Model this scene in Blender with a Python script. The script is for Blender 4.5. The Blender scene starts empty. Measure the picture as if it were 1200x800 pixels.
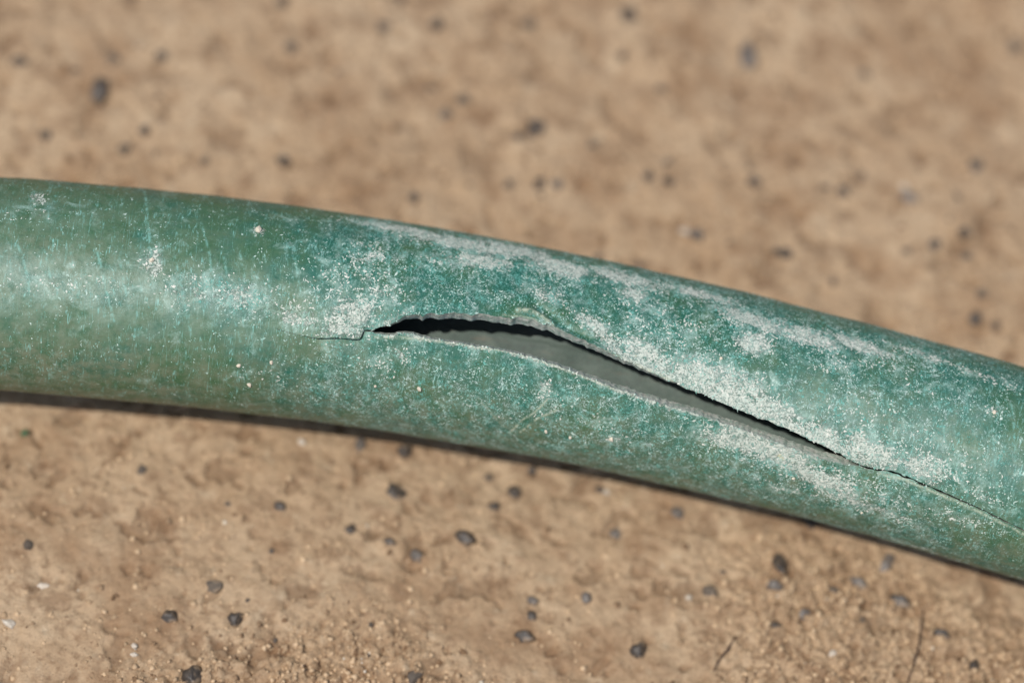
import bpy, math, random
import numpy as np
from mathutils import Vector, Matrix

random.seed(7); rng = np.random.default_rng(7)
MM = 0.001
sc = bpy.context.scene
col = sc.collection

# ------------------------------------------------------------------ camera
ELEV = math.radians(60); ROLL = math.radians(10); DIST = 430.0; LENS = 130.0
FPX = 1200 * LENS / 36.0
TGT = np.array([0, 0, 15.0])
back = np.array([0, -math.cos(ELEV), math.sin(ELEV)])
up0 = np.array([0, math.sin(ELEV), math.cos(ELEV)]); right0 = np.array([1.0, 0, 0])
RIGHT = right0 * math.cos(ROLL) + up0 * math.sin(ROLL)     # world up leans to the left in the frame
UP = up0 * math.cos(ROLL) - right0 * math.sin(ROLL)
CAM = TGT + back * DIST
cd = bpy.data.cameras.new("camera"); cam = bpy.data.objects.new("camera", cd); col.objects.link(cam)
cd.lens = LENS; cd.sensor_width = 36; cd.clip_start = 0.01; cd.clip_end = 50
m = Matrix(((RIGHT[0], UP[0], back[0], CAM[0]*MM), (RIGHT[1], UP[1], back[1], CAM[1]*MM),
            (RIGHT[2], UP[2], back[2], CAM[2]*MM), (0, 0, 0, 1)))
cam.matrix_world = m
cd.dof.use_dof = True; cd.dof.focus_distance = (DIST - 13.8) * MM; cd.dof.aperture_fstop = 7.6
cd.dof.aperture_blades = 9
sc.camera = cam

# ------------------------------------------------------------------ sky, sun, exposure
L = back + UP * math.tan(math.radians(9.5)) - RIGHT * math.tan(math.radians(15))
L = L / np.linalg.norm(L)
w = bpy.data.worlds.new("World"); sc.world = w; w.use_nodes = True
nt = w.node_tree; bg = nt.nodes["Background"]
sky = nt.nodes.new("ShaderNodeTexSky"); sky.sky_type = 'NISHITA'; sky.sun_disc = False
sky.sun_elevation = math.asin(L[2]); sky.sun_rotation = math.atan2(L[0], L[1])
nt.links.new(sky.outputs[0], bg.inputs[0]); bg.inputs[1].default_value = 0.10
sd = bpy.data.lights.new("sun", 'SUN'); so = bpy.data.objects.new("sun", sd); col.objects.link(so)
sd.energy = 3.75; sd.angle = math.radians(0.55); sd.color = (1, 0.965, 0.915)
so.rotation_euler = Vector(tuple(L)).to_track_quat('Z', 'Y').to_euler()
so.location = Vector(tuple(L)) * 1.0
vs = sc.view_settings; vs.view_transform = 'Standard'; vs.look = 'None'; vs.exposure = 0.0; vs.gamma = 1; vs.use_curve_mapping = False

# ------------------------------------------------------------------ numpy helpers
def project(P):
    d = P - CAM
    z = -(d @ back)
    return np.stack([600 + FPX * (d @ RIGHT) / z, 400 - FPX * (d @ UP) / z], -1)

def ray(px, py):
    return RIGHT * (px - 600) / FPX + UP * (400 - py) / FPX - back

def on_plane(px, py, z):
    d = ray(px, py)
    return CAM + d * (z - CAM[2]) / d[2]

def hsh(ix, iy, seed):
    h = (ix.astype(np.int64) * 374761393 + iy.astype(np.int64) * 668265263 + seed * 1442695041) & 0xFFFFFFFF
    h = ((h ^ (h >> 13)) * 1274126177) & 0xFFFFFFFF
    h = ((h ^ (h >> 16)) * 2246822519) & 0xFFFFFFFF
    return ((h ^ (h >> 15)) & 0xFFFFFF) / float(0x1000000)

def perlin(x, y, seed=0):
    x0 = np.floor(x); y0 = np.floor(y); fx = x - x0; fy = y - y0
    def g(i, j):
        a = hsh(x0 + i, y0 + j, seed) * 2 * np.pi
        return np.cos(a) * (fx - i) + np.sin(a) * (fy - j)
    u = fx**3 * (fx * (fx * 6 - 15) + 10); v = fy**3 * (fy * (fy * 6 - 15) + 10)
    a = g(0, 0) * (1 - u) + g(1, 0) * u; b = g(0, 1) * (1 - u) + g(1, 1) * u
    return (a * (1 - v) + b * v) * 1.5

def fbm(x, y, seed=0, octv=4, rough=0.5):
    t = 0; a = 1; f = 1
    for k in range(octv):
        t = t + a * perlin(x * f + 13.7 * k, y * f - 7.1 * k, seed + k); a *= rough; f *= 2.03
    return t

def worley(x, y, seed=0):
    x0 = np.floor(x); y0 = np.floor(y); best = np.full(x.shape, 9.0)
    for i in (-1, 0, 1):
        for j in (-1, 0, 1):
            cx = x0 + i + hsh(x0 + i, y0 + j, seed); cy = y0 + j + hsh(x0 + i, y0 + j, seed + 91)
            best = np.minimum(best, (cx - x)**2 + (cy - y)**2)
    return np.sqrt(best)

def sstep(a, b, x):
    t = np.clip((x - a) / (b - a), 0, 1); return t * t * (3 - 2 * t)

def mesh_from(name, V, F, mats, parent=None, attrs=None, vattrs=None, smooth=True):
    """V in millimetres"""
    me = bpy.data.meshes.new(name)
    V = np.asarray(V, np.float32) * MM
    F = np.asarray(F, np.int32); n = F.shape[1]
    me.vertices.add(len(V)); me.vertices.foreach_set("co", V.ravel())
    me.loops.add(F.size); me.loops.foreach_set("vertex_index", F.ravel())
    me.polygons.add(len(F)); me.polygons.foreach_set("loop_start", np.arange(len(F), dtype=np.int32) * n)
    me.polygons.foreach_set("loop_total", np.full(len(F), n, np.int32))
    me.polygons.foreach_set("use_smooth", np.full(len(F), smooth))
    me.update(calc_edges=True)
    for k, a in (attrs or {}).items():
        at = me.attributes.new(k, 'FLOAT', 'POINT'); at.data.foreach_set("value", np.asarray(a, np.float32).ravel())
    for k, a in (vattrs or {}).items():
        at = me.attributes.new(k, 'FLOAT_VECTOR', 'POINT'); at.data.foreach_set("vector", np.asarray(a, np.float32).ravel())
    me.materials.append(mats)
    o = bpy.data.objects.new(name, me); col.objects.link(o)
    if parent: o.parent = parent
    return o

# ------------------------------------------------------------------ node helpers
def srgb(r, g, b):
    f = lambda c: (c / 255 / 12.92) if c / 255 <= 0.04045 else ((c / 255 + 0.055) / 1.055)**2.4
    return (f(r), f(g), f(b), 1)

class NG:
    def __init__(s, name):
        s.m = bpy.data.materials.new(name); s.m.use_nodes = True; s.t = s.m.node_tree
        s.b = s.t.nodes["Principled BSDF"]
    def n(s, typ, **kw):
        x = s.t.nodes.new(typ)
        for k, v in kw.items(): setattr(x, k, v)
        return x
    def set(s, sock, v):
        if hasattr(v, 'is_linked') or isinstance(v, bpy.types.NodeSocket): s.t.links.new(v, sock)
        else: sock.default_value = v
    def attr(s, name, out='Fac'):
        a = s.n("ShaderNodeAttribute"); a.attribute_name = name; return a.outputs[out]
    def math(s, op, a, b=0.0, c=0.0, clamp=False):
        x = s.n("ShaderNodeMath", operation=op); x.use_clamp = clamp
        s.set(x.inputs[0], a); s.set(x.inputs[1], b); s.set(x.inputs[2], c); return x.outputs[0]
    def noise(s, vec, scale, detail=4, rough=0.55, dist=0.0, lac=2.0, out=0):
        x = s.n("ShaderNodeTexNoise"); s.set(x.inputs["Vector"], vec); x.inputs["Scale"].default_value = scale
        x.inputs["Detail"].default_value = detail; x.inputs["Roughness"].default_value = rough
        x.inputs["Lacunarity"].default_value = lac; x.inputs["Distortion"].default_value = dist
        return x.outputs[out]
    def mapping(s, vec, scale=(1, 1, 1), rot=(0, 0, 0), loc=(0, 0, 0)):
        x = s.n("ShaderNodeMapping"); s.set(x.inputs[0], vec)
        x.inputs["Location"].default_value = loc; x.inputs["Rotation"].default_value = rot; x.inputs["Scale"].default_value = scale
        return x.outputs[0]
    def vor(s, vec, scale, feature='F1', out=0, rnd=1.0):
        x = s.n("ShaderNodeTexVoronoi", feature=feature); s.set(x.inputs["Vector"], vec); x.inputs["Scale"].default_value = scale
        x.inputs["Randomness"].default_value = rnd
        return x.outputs[out]
    def ss(s, v, a, b, lo=0.0, hi=1.0):
        x = s.n("ShaderNodeMapRange", interpolation_type='SMOOTHSTEP'); s.set(x.inputs[0], v)
        s.set(x.inputs[1], a); s.set(x.inputs[2], b); x.inputs[3].default_value = lo; x.inputs[4].default_value = hi
        return x.outputs[0]
    def mix(s, f, a, b):
        x = s.n("ShaderNodeMix", data_type='RGBA'); s.set(x.inputs[0], f); s.set(x.inputs[6], a); s.set(x.inputs[7], b)
        return x.outputs[2]
    def bump(s, h, strength, dist, nrm=None):
        x = s.n("ShaderNodeBump"); s.set(x.inputs["Height"], h); x.inputs["Strength"].default_value = strength
        x.inputs["Distance"].default_value = dist
        if nrm is not None: s.set(x.inputs["Normal"], nrm)
        return x.outputs[0]

# ------------------------------------------------------------------ hose layout (mm)
EX = np.array([-120, 0, 150, 300, 430, 600, 800, 1000, 1200, 1330.])
TOP = np.array([199, 207, 219, 237, 254, 280, 325, 375, 428, 464.])
BOT = np.array([449, 458, 467, 483, 500, 530, 572, 619, 680, 722.])
HW = np.array([125, 125, 124.5, 123.5, 123, 123, 121, 118, 120.5, 121.])
ct = np.polyfit(EX, (TOP + BOT) / 2, 4)
hw = np.polyfit(EX, HW, 3)
def lift_of(x): return 4.2 * (1 - sstep(75, 190, np.abs(x)))  # raises the hose in view to widen its shadow on the soil
xs = np.linspace(-110, 1310, 143)
pts = []; rad = []
for x in xs:
    y = np.polyval(ct, x); R = 12.3
    for _ in range(3):
        p = on_plane(x, y, R + 4.2)
        R = np.polyval(hw, x) * (-(p - CAM) @ back) / FPX
    pts.append(p[:2]); rad.append(R)
pts = np.array(pts); rad = np.array(rad)
seg = np.diff(pts, axis=0); hd = np.arctan2(seg[:, 1], seg[:, 0]); sl = np.hypot(seg[:, 0], seg[:, 1])
sv = np.concatenate([[0], np.cumsum(sl)]); smid = np.interp(0, pts[:, 0], sv); sv = sv - smid
shd = (sv[1:] + sv[:-1]) / 2; hp = np.polyfit(shd, hd, 3)
S = np.arange(-700, 700.01, 0.25)
inside = np.clip(S, shd[0], shd[-1])
kap = np.polyval(np.polyder(hp), inside) * np.where(S < shd[0], np.exp((S - shd[0]) / 60) , np.where(S > shd[-1], np.exp(-(S - shd[-1]) / 60), 1))
i0 = np.argmin(abs(S)); H = np.cumsum(kap) * 0.25; H = H - H[i0] + np.polyval(hp, 0.0)
CX = np.cumsum(np.cos(H)) * 0.25; CY = np.cumsum(np.sin(H)) * 0.25
CX -= CX[i0]; CY -= CY[i0]; CY += np.interp(0, pts[:, 0], pts[:, 1])
RR = np.interp(S, sv, rad); RR = np.where(np.abs(S) > 75, RR + (12.3 - RR) * sstep(75, 200, np.abs(S)), RR)
CZ = RR + lift_of(CX) - 0.15
def surf(s, th, dr=0.0):
    c = np.stack([np.interp(s, S, CX), np.interp(s, S, CY), np.interp(s, S, CZ)], -1)
    h = np.interp(s, S, H); R = np.interp(s, S, RR) + dr
    n = np.stack([np.sin(h), -np.cos(h), 0 * h], -1)
    return c + (np.cos(th) * R)[..., None] * np.array([0, 0, 1.0]) + (np.sin(th) * R)[..., None] * n
gs, gt = np.meshgrid(np.arange(-72, 72, 0.5), np.radians(np.arange(-50, 110, 1.5)), indexing='ij')
gp = project(surf(gs.ravel(), gt.ravel()))
def inv(P):
    """photo pixels -> (s, theta) on the hose surface"""
    P = np.atleast_2d(np.asarray(P, float)); out = []
    for p in P:
        k = np.argmin(((gp - p)**2).sum(1)); q = np.array([gs.ravel()[k], gt.ravel()[k]])
        for _ in range(6):
            A = np.array([q, q + [0.05, 0], q + [0, 0.004]]); pr = project(surf(A[:, 0], A[:, 1]))
            J = np.stack([(pr[1] - pr[0]) / 0.05, (pr[2] - pr[0]) / 0.004], 1)
            try: st = np.linalg.solve(J, p - pr[0])
            except np.linalg.LinAlgError: break
            q = q + np.clip(st, [-1, -0.15], [1, 0.15])
            q[1] = np.clip(q[1], math.radians(-56), math.radians(118))
        out.append(q)
    return np.array(out)
R0 = 12.3

# tear outline, upper lip and lower lip
UPL = [(318, 383), (330, 387), (345, 391), (372, 395), (397, 394.5), (415, 396.5), (422, 396), (426.5, 386.5), (440, 385.5), (455, 384), (464, 381), (474, 375.5),
       (500, 373), (540, 373.5), (570, 374.5), (590, 378.5), (600, 377.5), (625, 381), (640, 385.5), (655, 393), (680, 402), (720, 420), (770, 441),
       (820, 462), (870, 483), (920, 502), (960, 520), (1000, 541), (1012, 545.5), (1030, 549), (1045, 551), (1060, 556), (1080, 565),
       (1100, 573), (1125, 584), (1150, 595), (1175, 607), (1200, 620), (1250, 643)]
LOL = [(318, 383), (330, 387), (345, 391), (372, 395), (397, 394.5), (415, 396.5), (422, 396), (427, 388), (433, 388.5), (440, 390), (455, 393), (464, 391), (480, 390),
       (500, 394), (520, 396.5), (560, 402), (600, 409), (640, 420), (680, 435), (720, 451), (770, 468), (820, 483), (870, 500), (920, 519), (960, 532.5),
       (1000, 543.5), (1012, 546.5), (1030, 550), (1045, 552), (1060, 557), (1080, 566), (1100, 574), (1125, 585), (1150, 596), (1175, 608), (1200, 621), (1250, 643)]
ue = inv(UPL); le = inv(LOL)
sA, sB = ue[0, 0], ue[-1, 0]
SA = lambda x: float(np.interp(x, [q[0] for q in UPL], ue[:, 0]))
def edges(s):
    tu = np.interp(s, ue[:, 0], ue[:, 1]); tl = np.interp(s, le[:, 0], le[:, 1])
    tu = np.where(s > sB, ue[-1, 1], np.where(s < sA, ue[0, 1], tu)); tl = np.where(s > sB, tu, np.where(s < sA, tu, tl))
    tl = np.maximum(tl, tu)
    op = sstep(SA(428), SA(445), s) * (1 - sstep(SA(985), SA(1012), s))
    crk = sstep(sA, sA + 1, s) * (1 - sstep(sB - 4, sB, s))
    nz = lambda sd, f: perlin(s * f, 0 * s + sd, sd)
    tu = tu + op * (nz(3, 0.9) * 0.15 + nz(4, 3.1) * 0.05 + np.clip(nz(13, 1.1) - 0.15, 0, 1) * 0.5 * (1 - sstep(SA(700), SA(800), s)) + nz(5, 0.5) * 0.1) / R0 + crk * nz(9, 1.5) * 0.05 / R0
    tl = tl + op * (nz(6, 1.9) * 0.14 + nz(7, 4.6) * 0.07 + nz(8, 0.6) * 0.1) / R0 + crk * nz(9, 1.5) * 0.05 / R0
    tu = tu - op * 0.5 * (1 - 0.75 * sstep(SA(640), SA(800), s)) * sstep(SA(432), SA(470), s) / R0
    tl = tl + op * 0.32 * sstep(SA(470), SA(540), s) / R0
    tl = np.maximum(tl, tu + crk * (0.06 + 0.26 * sstep(SA(1000), SA(1025), s) * (1 - 0.6 * sstep(SA(1170), SA(1240), s)) * (1 + 0.8 * nz(12, 0.9))) / R0)
    return tu, tl, op, crk

# ------------------------------------------------------------------ materials
def hose_material():
    g = NG("weathered_green_rubber"); P = g.attr("pos", 'Vector')
    crust = g.attr("crust"); fleck = g.attr("fleck"); stroke = g.attr("stroke"); film = g.attr("film")
    lowf = g.noise(P, 0.11, 4, 0.6); mid = g.noise(P, 0.7, 4, 0.6)
    c = g.mix(g.ss(g.math('ADD', lowf, g.math('MULTIPLY', g.math('SUBTRACT', fleck, 0.62), 0.35)), 0.38, 0.62), srgb(48, 92, 58), srgb(12, 92, 76))
    c = g.mix(g.ss(mid, 0.45, 0.75, 0, 0.55), c, srgb(66, 94, 56))
    c = g.mix(g.ss(g.noise(P, 1.9, 5, 0.7), 0.5, 0.72, 0, 0.6), c, srgb(20, 66, 56))
    # dusty film
    fm = g.math('MULTIPLY', film, g.ss(g.noise(P, 0.5, 6, 0.7), 0.25, 0.75), clamp=True)
    c = g.mix(fm, c, srgb(110, 118, 94))
    c = g.mix(g.math('MULTIPLY', g.attr('painted_sheen'), g.ss(g.noise(P, 0.35, 6, 0.7), 0.3, 0.65), clamp=True), c, srgb(150, 172, 154))  # pale sheen bands painted into the hose colour
    # circumferential scratches
    sP = g.mapping(P, (0.95, 0.10, 1), rot=(0, 0, math.radians(7)))
    sn = g.noise(sP, 1.0, 3, 0.55)
    line = g.ss(g.math('ABSOLUTE', g.math('SUBTRACT', sn, 0.5)), 0.0, 0.012, 1, 0)
    line = g.math('MULTIPLY', line, g.ss(g.noise(P, 0.9, 4, 0.6), 0.42, 0.62))
    line = g.math('MULTIPLY', line, g.attr("scratch"), clamp=True)
    c = g.mix(g.math('MULTIPLY', line, 0.75), c, srgb(130, 186, 174))
    chv = g.math('ADD', g.math('ADD', g.noise(P, 0.42, 8, 0.74, 0.5), g.math('MULTIPLY', crust, 0.20)), g.math('MULTIPLY', fleck, 0.05))
    chk = g.math('MULTIPLY', g.ss(chv, 0.60, 0.83), g.math('ADD', 0.35, g.math('MULTIPLY', g.ss(g.noise(P, 2.0, 5, 0.75, 1.0), 0.36, 0.62), 0.5)))
    c = g.mix(chk, c, srgb(162, 192, 178))
    for ang, sd_, wd in ((55, 3.0, 0.010), (-38, 8.0, 0.008), (20, 13.0, 0.009)):
        v = g.mapping(P, (1.5, 0.16, 1), rot=(0, 0, math.radians(ang)), loc=(sd_, sd_, 0)); q = g.noise(v, 1.0, 3, 0.6)
        ln = g.ss(g.math('ABSOLUTE', g.math('SUBTRACT', q, 0.5)), 0.0, wd, 1, 0)
        ln = g.math('MULTIPLY', ln, g.ss(g.noise(g.mapping(P, loc=(0, sd_, 0)), 0.55, 5, 0.7), 0.50, 0.60)); ln = g.math('MULTIPLY', ln, g.math('MULTIPLY', fleck, 0.85), clamp=True)
        c = g.mix(ln, c, srgb(156, 204, 192))
    # curly fine flecks: two ridged layers, thresholded by the local density
    def squiggle(sc_, dist, w0, dens, k):
        v = g.mapping(P, (1, 1, 1), loc=(k * 3.1, k * 1.7, k))
        n1 = g.noise(v, sc_, 2, 0.5, dist); r = g.ss(g.math('ABSOLUTE', g.math('SUBTRACT', n1, 0.5)), w0 * 0.4, w0, 1, 0)
        msk = g.noise(g.mapping(P, loc=(k, 9 * k, 0)), sc_ * 0.62, 5, 0.72)
        thr = g.math('SUBTRACT', 0.80, g.math('MULTIPLY', dens, 0.36))
        return g.math('MULTIPLY', r, g.ss(msk, thr, g.math('ADD', thr, 0.06)))
    f1 = squiggle(1.7, 1.2, 0.035, fleck, 1.0); f2 = squiggle(3.1, 0.8, 0.05, fleck, 2.3); f3 = squiggle(0.9, 2.0, 0.022, fleck, 4.1)
    dots = g.ss(g.math('SUBTRACT', g.vor(P, 1.9), g.math('MULTIPLY', fleck, 0.10)), 0.02, 0.10, 1, 0)
    dots = g.math('MULTIPLY', dots, g.ss(g.noise(P, 0.8, 3, 0.6), 0.45, 0.6))
    fk = g.math('MAXIMUM', g.math('MAXIMUM', f1, f2), g.math('MAXIMUM', f3, dots))
    fcol = g.mix(g.ss(g.noise(P, 0.6, 2, 0.5), 0.4, 0.62), srgb(112, 184, 170), srgb(184, 206, 196))
    haze_ = g.math('MULTIPLY', g.ss(g.noise(P, 2.2, 6, 0.75), g.math('SUBTRACT', 0.72, g.math('MULTIPLY', fleck, 0.25)), g.math('SUBTRACT', 0.86, g.math('MULTIPLY', fleck, 0.2))), 0.5)
    c = g.mix(g.math("MULTIPLY", haze_, 0.7), c, srgb(92, 142, 124))
    c = g.mix(g.math('MULTIPLY', fk, 0.85), c, fcol)
    # crusty pale scale
    cn = g.noise(P, 0.62, 9, 0.72, 0.6); cf = g.noise(P, 2.6, 4, 0.75, 1.0)
    cv = g.math('ADD', g.math('MULTIPLY', cn, 0.55), g.math('MULTIPLY', cf, 0.45))
    th = g.math('SUBTRACT', 0.785, g.math('MULTIPLY', crust, 0.365))
    cr = g.ss(cv, th, g.math('ADD', th, 0.035))
    gap = g.ss(g.noise(P, 1.35, 4, 0.68, 2.6), 0.40, 0.50); cr = g.math('MULTIPLY', cr, g.math('ADD', 0.12, g.math('MULTIPLY', gap, 0.88)))
    ccol = g.mix(g.noise(P, 1.1, 4, 0.6), srgb(176, 196, 182), srgb(212, 208, 194))
    ccol = g.mix(g.ss(g.noise(P, 0.5, 3, 0.6), 0.66, 0.74, 0, 0.5), ccol, srgb(186, 170, 110))
    c = g.mix(g.math('MULTIPLY', cr, 0.95), c, ccol)
    c = g.mix(g.math('MULTIPLY', stroke, g.ss(g.noise(P, 1.6, 5, 0.75), 0.38, 0.56), clamp=True), c, srgb(182, 190, 166))
    g.set(g.b.inputs["Base Color"], c)
    ro = g.math('ADD', 0.38, g.math('MULTIPLY', g.noise(P, 1.3, 4, 0.7), 0.18))
    ro = g.math('ADD', ro, g.math('MULTIPLY', g.math('MAXIMUM', cr, fk), 0.3), clamp=True)
    g.set(g.b.inputs["Roughness"], ro); g.b.inputs["Specular IOR Level"].default_value = 0.5
    c2 = g.math('MULTIPLY', g.attr('teal'), g.ss(g.noise(P, 1.1, 5, 0.7), 0.42, 0.6), clamp=True)
    g.set(g.b.inputs['Base Color'], g.mix(c2, c, srgb(128, 184, 170)))
    h = g.math('ADD', g.math('MULTIPLY', cr, g.math('ADD', 0.6, g.noise(P, 4.0, 3, 0.7))), g.math('MULTIPLY', fk, 0.35))
    h = g.math('ADD', h, g.math('MULTIPLY', g.noise(P, 3.0, 5, 0.7), 0.5))
    g.set(g.b.inputs["Normal"], g.bump(h, 0.75, 0.00012))
    return g.m

def lining_material():
    g = NG("grey_inner_lining"); P = g.attr("pos", 'Vector')
    c = g.mix(g.ss(g.noise(P, 0.35, 5, 0.65), 0.35, 0.65), srgb(80, 94, 84), srgb(62, 78, 69))
    c = g.mix(g.ss(g.noise(g.mapping(P, (0.4, 1.4, 1)), 0.5, 5, 0.7), 0.56, 0.75, 0, 0.6), c, srgb(108, 98, 80))
    c = g.mix(g.ss(g.noise(P, 3.5, 4, 0.7), 0.60, 0.72, 0, 0.55), c, srgb(132, 138, 126))
    c = g.mix(g.ss(g.noise(P, 1.6, 5, 0.75), 0.50, 0.64, 0, 0.5), c, srgb(58, 62, 58))
    g.set(g.b.inputs["Base Color"], c); g.b.inputs["Roughness"].default_value = 0.62
    g.set(g.b.inputs["Normal"], g.bump(g.noise(P, 2.0, 5, 0.7), 0.4, 0.00012)); return g.m

def rim_material():
    g = NG("torn_rubber_face"); P = g.attr("pos", 'Vector')
    c = g.mix(g.ss(g.noise(P, 1.8, 6, 0.75), 0.35, 0.62), srgb(150, 174, 158), srgb(214, 212, 202))
    c = g.mix(g.ss(g.noise(g.mapping(P, (0.6, 1, 6)), 1.0, 4, 0.7), 0.5, 0.62, 0, 0.5), c, srgb(96, 132, 116))
    c = g.mix(g.ss(g.noise(P, 0.9, 5, 0.7), 0.6, 0.7, 0, 0.6), c, srgb(180, 160, 132))
    g.set(g.b.inputs["Base Color"], c); g.b.inputs["Roughness"].default_value = 0.75
    g.set(g.b.inputs["Normal"], g.bump(g.noise(P, 3.2, 5, 0.75), 0.8, 0.00012)); return g.m

def ground_material():
    g = NG("dry_clay_soil"); geo = g.n("ShaderNodeNewGeometry")
    P = g.mapping(geo.outputs["Position"], (1000, 1000, 1000))
    c = g.mix(g.ss(g.noise(P, 0.05, 5, 0.6), 0.35, 0.65), srgb(180, 151, 119), srgb(196, 169, 137))
    c = g.mix(g.ss(g.noise(P, 0.28, 6, 0.65), 0.48, 0.72, 0, 0.6), c, srgb(154, 124, 94))
    c = g.mix(g.ss(g.noise(P, 0.75, 5, 0.7, 0.4), 0.52, 0.70, 0, 0.75), c, srgb(132, 104, 78))
    c = g.mix(g.ss(g.noise(g.mapping(P, loc=(40, 3, 0)), 0.4, 6, 0.7), 0.55, 0.70, 0, 0.7), c, srgb(204, 182, 152))
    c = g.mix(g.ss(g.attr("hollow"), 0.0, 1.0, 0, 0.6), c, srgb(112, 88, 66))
    c = g.mix(g.ss(g.noise(P, 2.4, 4, 0.7), 0.55, 0.72, 0, 0.55), c, srgb(196, 174, 146))
    c = g.mix(g.ss(g.noise(g.mapping(P, loc=(5, 33, 0)), 2.0, 4, 0.7), 0.60, 0.72, 0, 0.6), c, srgb(96, 76, 58))
    cm = g.attr("crumbly")
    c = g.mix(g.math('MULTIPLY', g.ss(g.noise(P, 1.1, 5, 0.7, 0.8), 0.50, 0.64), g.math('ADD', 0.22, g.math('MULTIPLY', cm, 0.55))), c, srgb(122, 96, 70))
    c = g.mix(g.math('MULTIPLY', g.ss(g.noise(g.mapping(P, (0.5, 1.6, 1), rot=(0, 0, 0.6)), 0.9, 5, 0.7, 1.2), 0.54, 0.66), 0.35), c, srgb(132, 104, 78))
    c = g.mix(g.ss(g.noise(g.mapping(P, loc=(9, 2, 0)), 0.09, 4, 0.6), 0.48, 0.64, 0, 0.55), c, srgb(150, 118, 88))
    c = g.mix(g.ss(g.noise(g.mapping(P, loc=(61, 7, 0)), 0.22, 4, 0.6), 0.54, 0.66, 0, 0.5), c, srgb(128, 98, 72))
    g.set(g.b.inputs["Base Color"], c); g.b.inputs["Roughness"].default_value = 0.92; g.b.inputs["Specular IOR Level"].default_value = 0.2
    g.set(g.b.inputs["Normal"], g.bump(g.noise(P, 2.2, 6, 0.75), 0.9, 0.00035)); return g.m

def stone_material(name, a, b, rough=0.5):
    g = NG(name); tc = g.n("ShaderNodeTexCoord"); P = g.mapping(tc.outputs["Object"], (1000, 1000, 1000))
    oi = g.n("ShaderNodeObjectInfo")
    P2 = g.n("ShaderNodeVectorMath", operation='ADD'); g.set(P2.inputs[0], P); g.set(P2.inputs[1], oi.outputs["Location"])
    c = g.mix(g.ss(g.noise(P2.outputs[0], 1.4, 5, 0.7), 0.35, 0.68), a, b)
    c = g.mix(g.ss(g.noise(P2.outputs[0], 0.9, 4, 0.6), 0.48, 0.64, 0, 0.7), c, srgb(142, 120, 96))
    g.set(g.b.inputs["Base Color"], c); g.b.inputs["Roughness"].default_value = rough
    g.set(g.b.inputs["Normal"], g.bump(g.noise(P2.outputs[0], 2.0, 4, 0.7), 0.6, 0.0002)); return g.m

def grain_material():
    g = NG("soil_grains"); t = g.attr("tone")
    c = g.mix(t, srgb(118, 92, 66), srgb(200, 171, 136))
    c = g.mix(g.ss(t, 1.2, 1.3), c, srgb(208, 196, 176))
    c = g.mix(g.ss(t, -0.3, -0.2, 1, 0), c, srgb(88, 78, 68))
    g.set(g.b.inputs["Base Color"], c); g.b.inputs["Roughness"].default_value = 0.85; return g.m

M_HOSE = hose_material(); M_LIN = lining_material(); M_RIM = rim_material(); M_GND = ground_material()
M_DARK = stone_material("dark_slate_stone", srgb(56, 49, 43), srgb(84, 75, 67), 0.45)
M_BLUE = stone_material("blue_grey_stone", srgb(86, 79, 73), srgb(122, 113, 104), 0.42)
M_BROWN = stone_material("brown_grey_stone", srgb(84, 74, 64), srgb(108, 96, 82), 0.8)
M_WHITE = stone_material("pale_chalk_stone", srgb(190, 176, 158), srgb(212, 202, 186), 0.7)
M_GREEN = stone_material("green_rubber_crumb", srgb(58, 92, 60), srgb(80, 104, 70), 0.6)
M_GRAIN = grain_material()
def root_material():
    g = NG("dead_root_fibre"); g.b.inputs["Base Color"].default_value = srgb(72, 54, 42); g.b.inputs["Roughness"].default_value = 0.8; return g.m
M_ROOT = root_material()

# ------------------------------------------------------------------ ground
def trough(x, y):
    return np.abs((y - np.interp(x, CX, CY)) * np.cos(np.interp(x, CX, H)))
def height(x, y, full=False):
    h = 0.9 * perlin(x / 46, y / 46, 11) + 0.55 * fbm(x / 15, y / 15, 21, 3)
    cr = sstep(-0.35, 0.45, perlin(x / 30, y / 30, 55) + (x - 14) / 85 - (y + 33) / 26)          # crumbly towards the near right
    wx = x + 0.5 * fbm(x / 2, y / 2, 71, 2); wy = y + 0.5 * fbm(x / 2, y / 2, 72, 2)
    w1 = worley(wx / 1.25, wy / 1.25, 31); w2 = worley(wx / 0.62, wy / 0.62, 41)
    det = 0.24 * fbm(x / 3.2, y / 3.2, 61, 4, 0.6)
    crumb = (0.5 - w1) * 1.25 + (0.5 - w2) * 0.65
    h = h + det + crumb * (0.12 + 0.88 * cr)
    ck = fbm(x / 17 + 0.5 * fbm(x / 5, y / 5, 7, 2), y / 17, 95, 3, 0.5); ck = (1 - sstep(0.0, 0.022, np.abs(ck))) * sstep(-0.05, 0.25, perlin(x / 14, y / 14, 97))
    h = h - 0.45 * ck
    pit = sstep(0.32, 0.62, fbm(x / 4.5, y / 4.5, 81, 3, 0.6)); h = h - 0.5 * pit
    far = sstep(90, 400, np.hypot(x, y)); h = h * (1 - 0.5 * far)
    d = trough(x, y); h = h - 1.0 * (1 - sstep(4, 22, d)) * (h > -9) * 0.9
    h = np.where(d < 11, np.minimum(h, 0.5 - 0.2 * (d < 6)), h)
    return (h, np.maximum(pit, 1.3 * ck), cr, w1) if full else h
def axis(a, b, step, far):
    mid = np.arange(a, b, step); lo = []; hi = []; st = step; p = a
    while p > -far: st *= 1.16; p -= st; lo.append(p)
    st = step; p = mid[-1]
    while p < far: st *= 1.16; p += st; hi.append(p)
    return np.concatenate([lo[::-1], mid, hi])
ax = axis(-84, 84, 0.26, 3000); ay = axis(-62, 80, 0.26, 3000)
gx, gy = np.meshgrid(ax, ay, indexing='ij'); z, pit, crm, w1 = height(gx, gy, True)
nx, ny = gx.shape; idx = np.arange(nx * ny).reshape(nx, ny)
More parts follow.
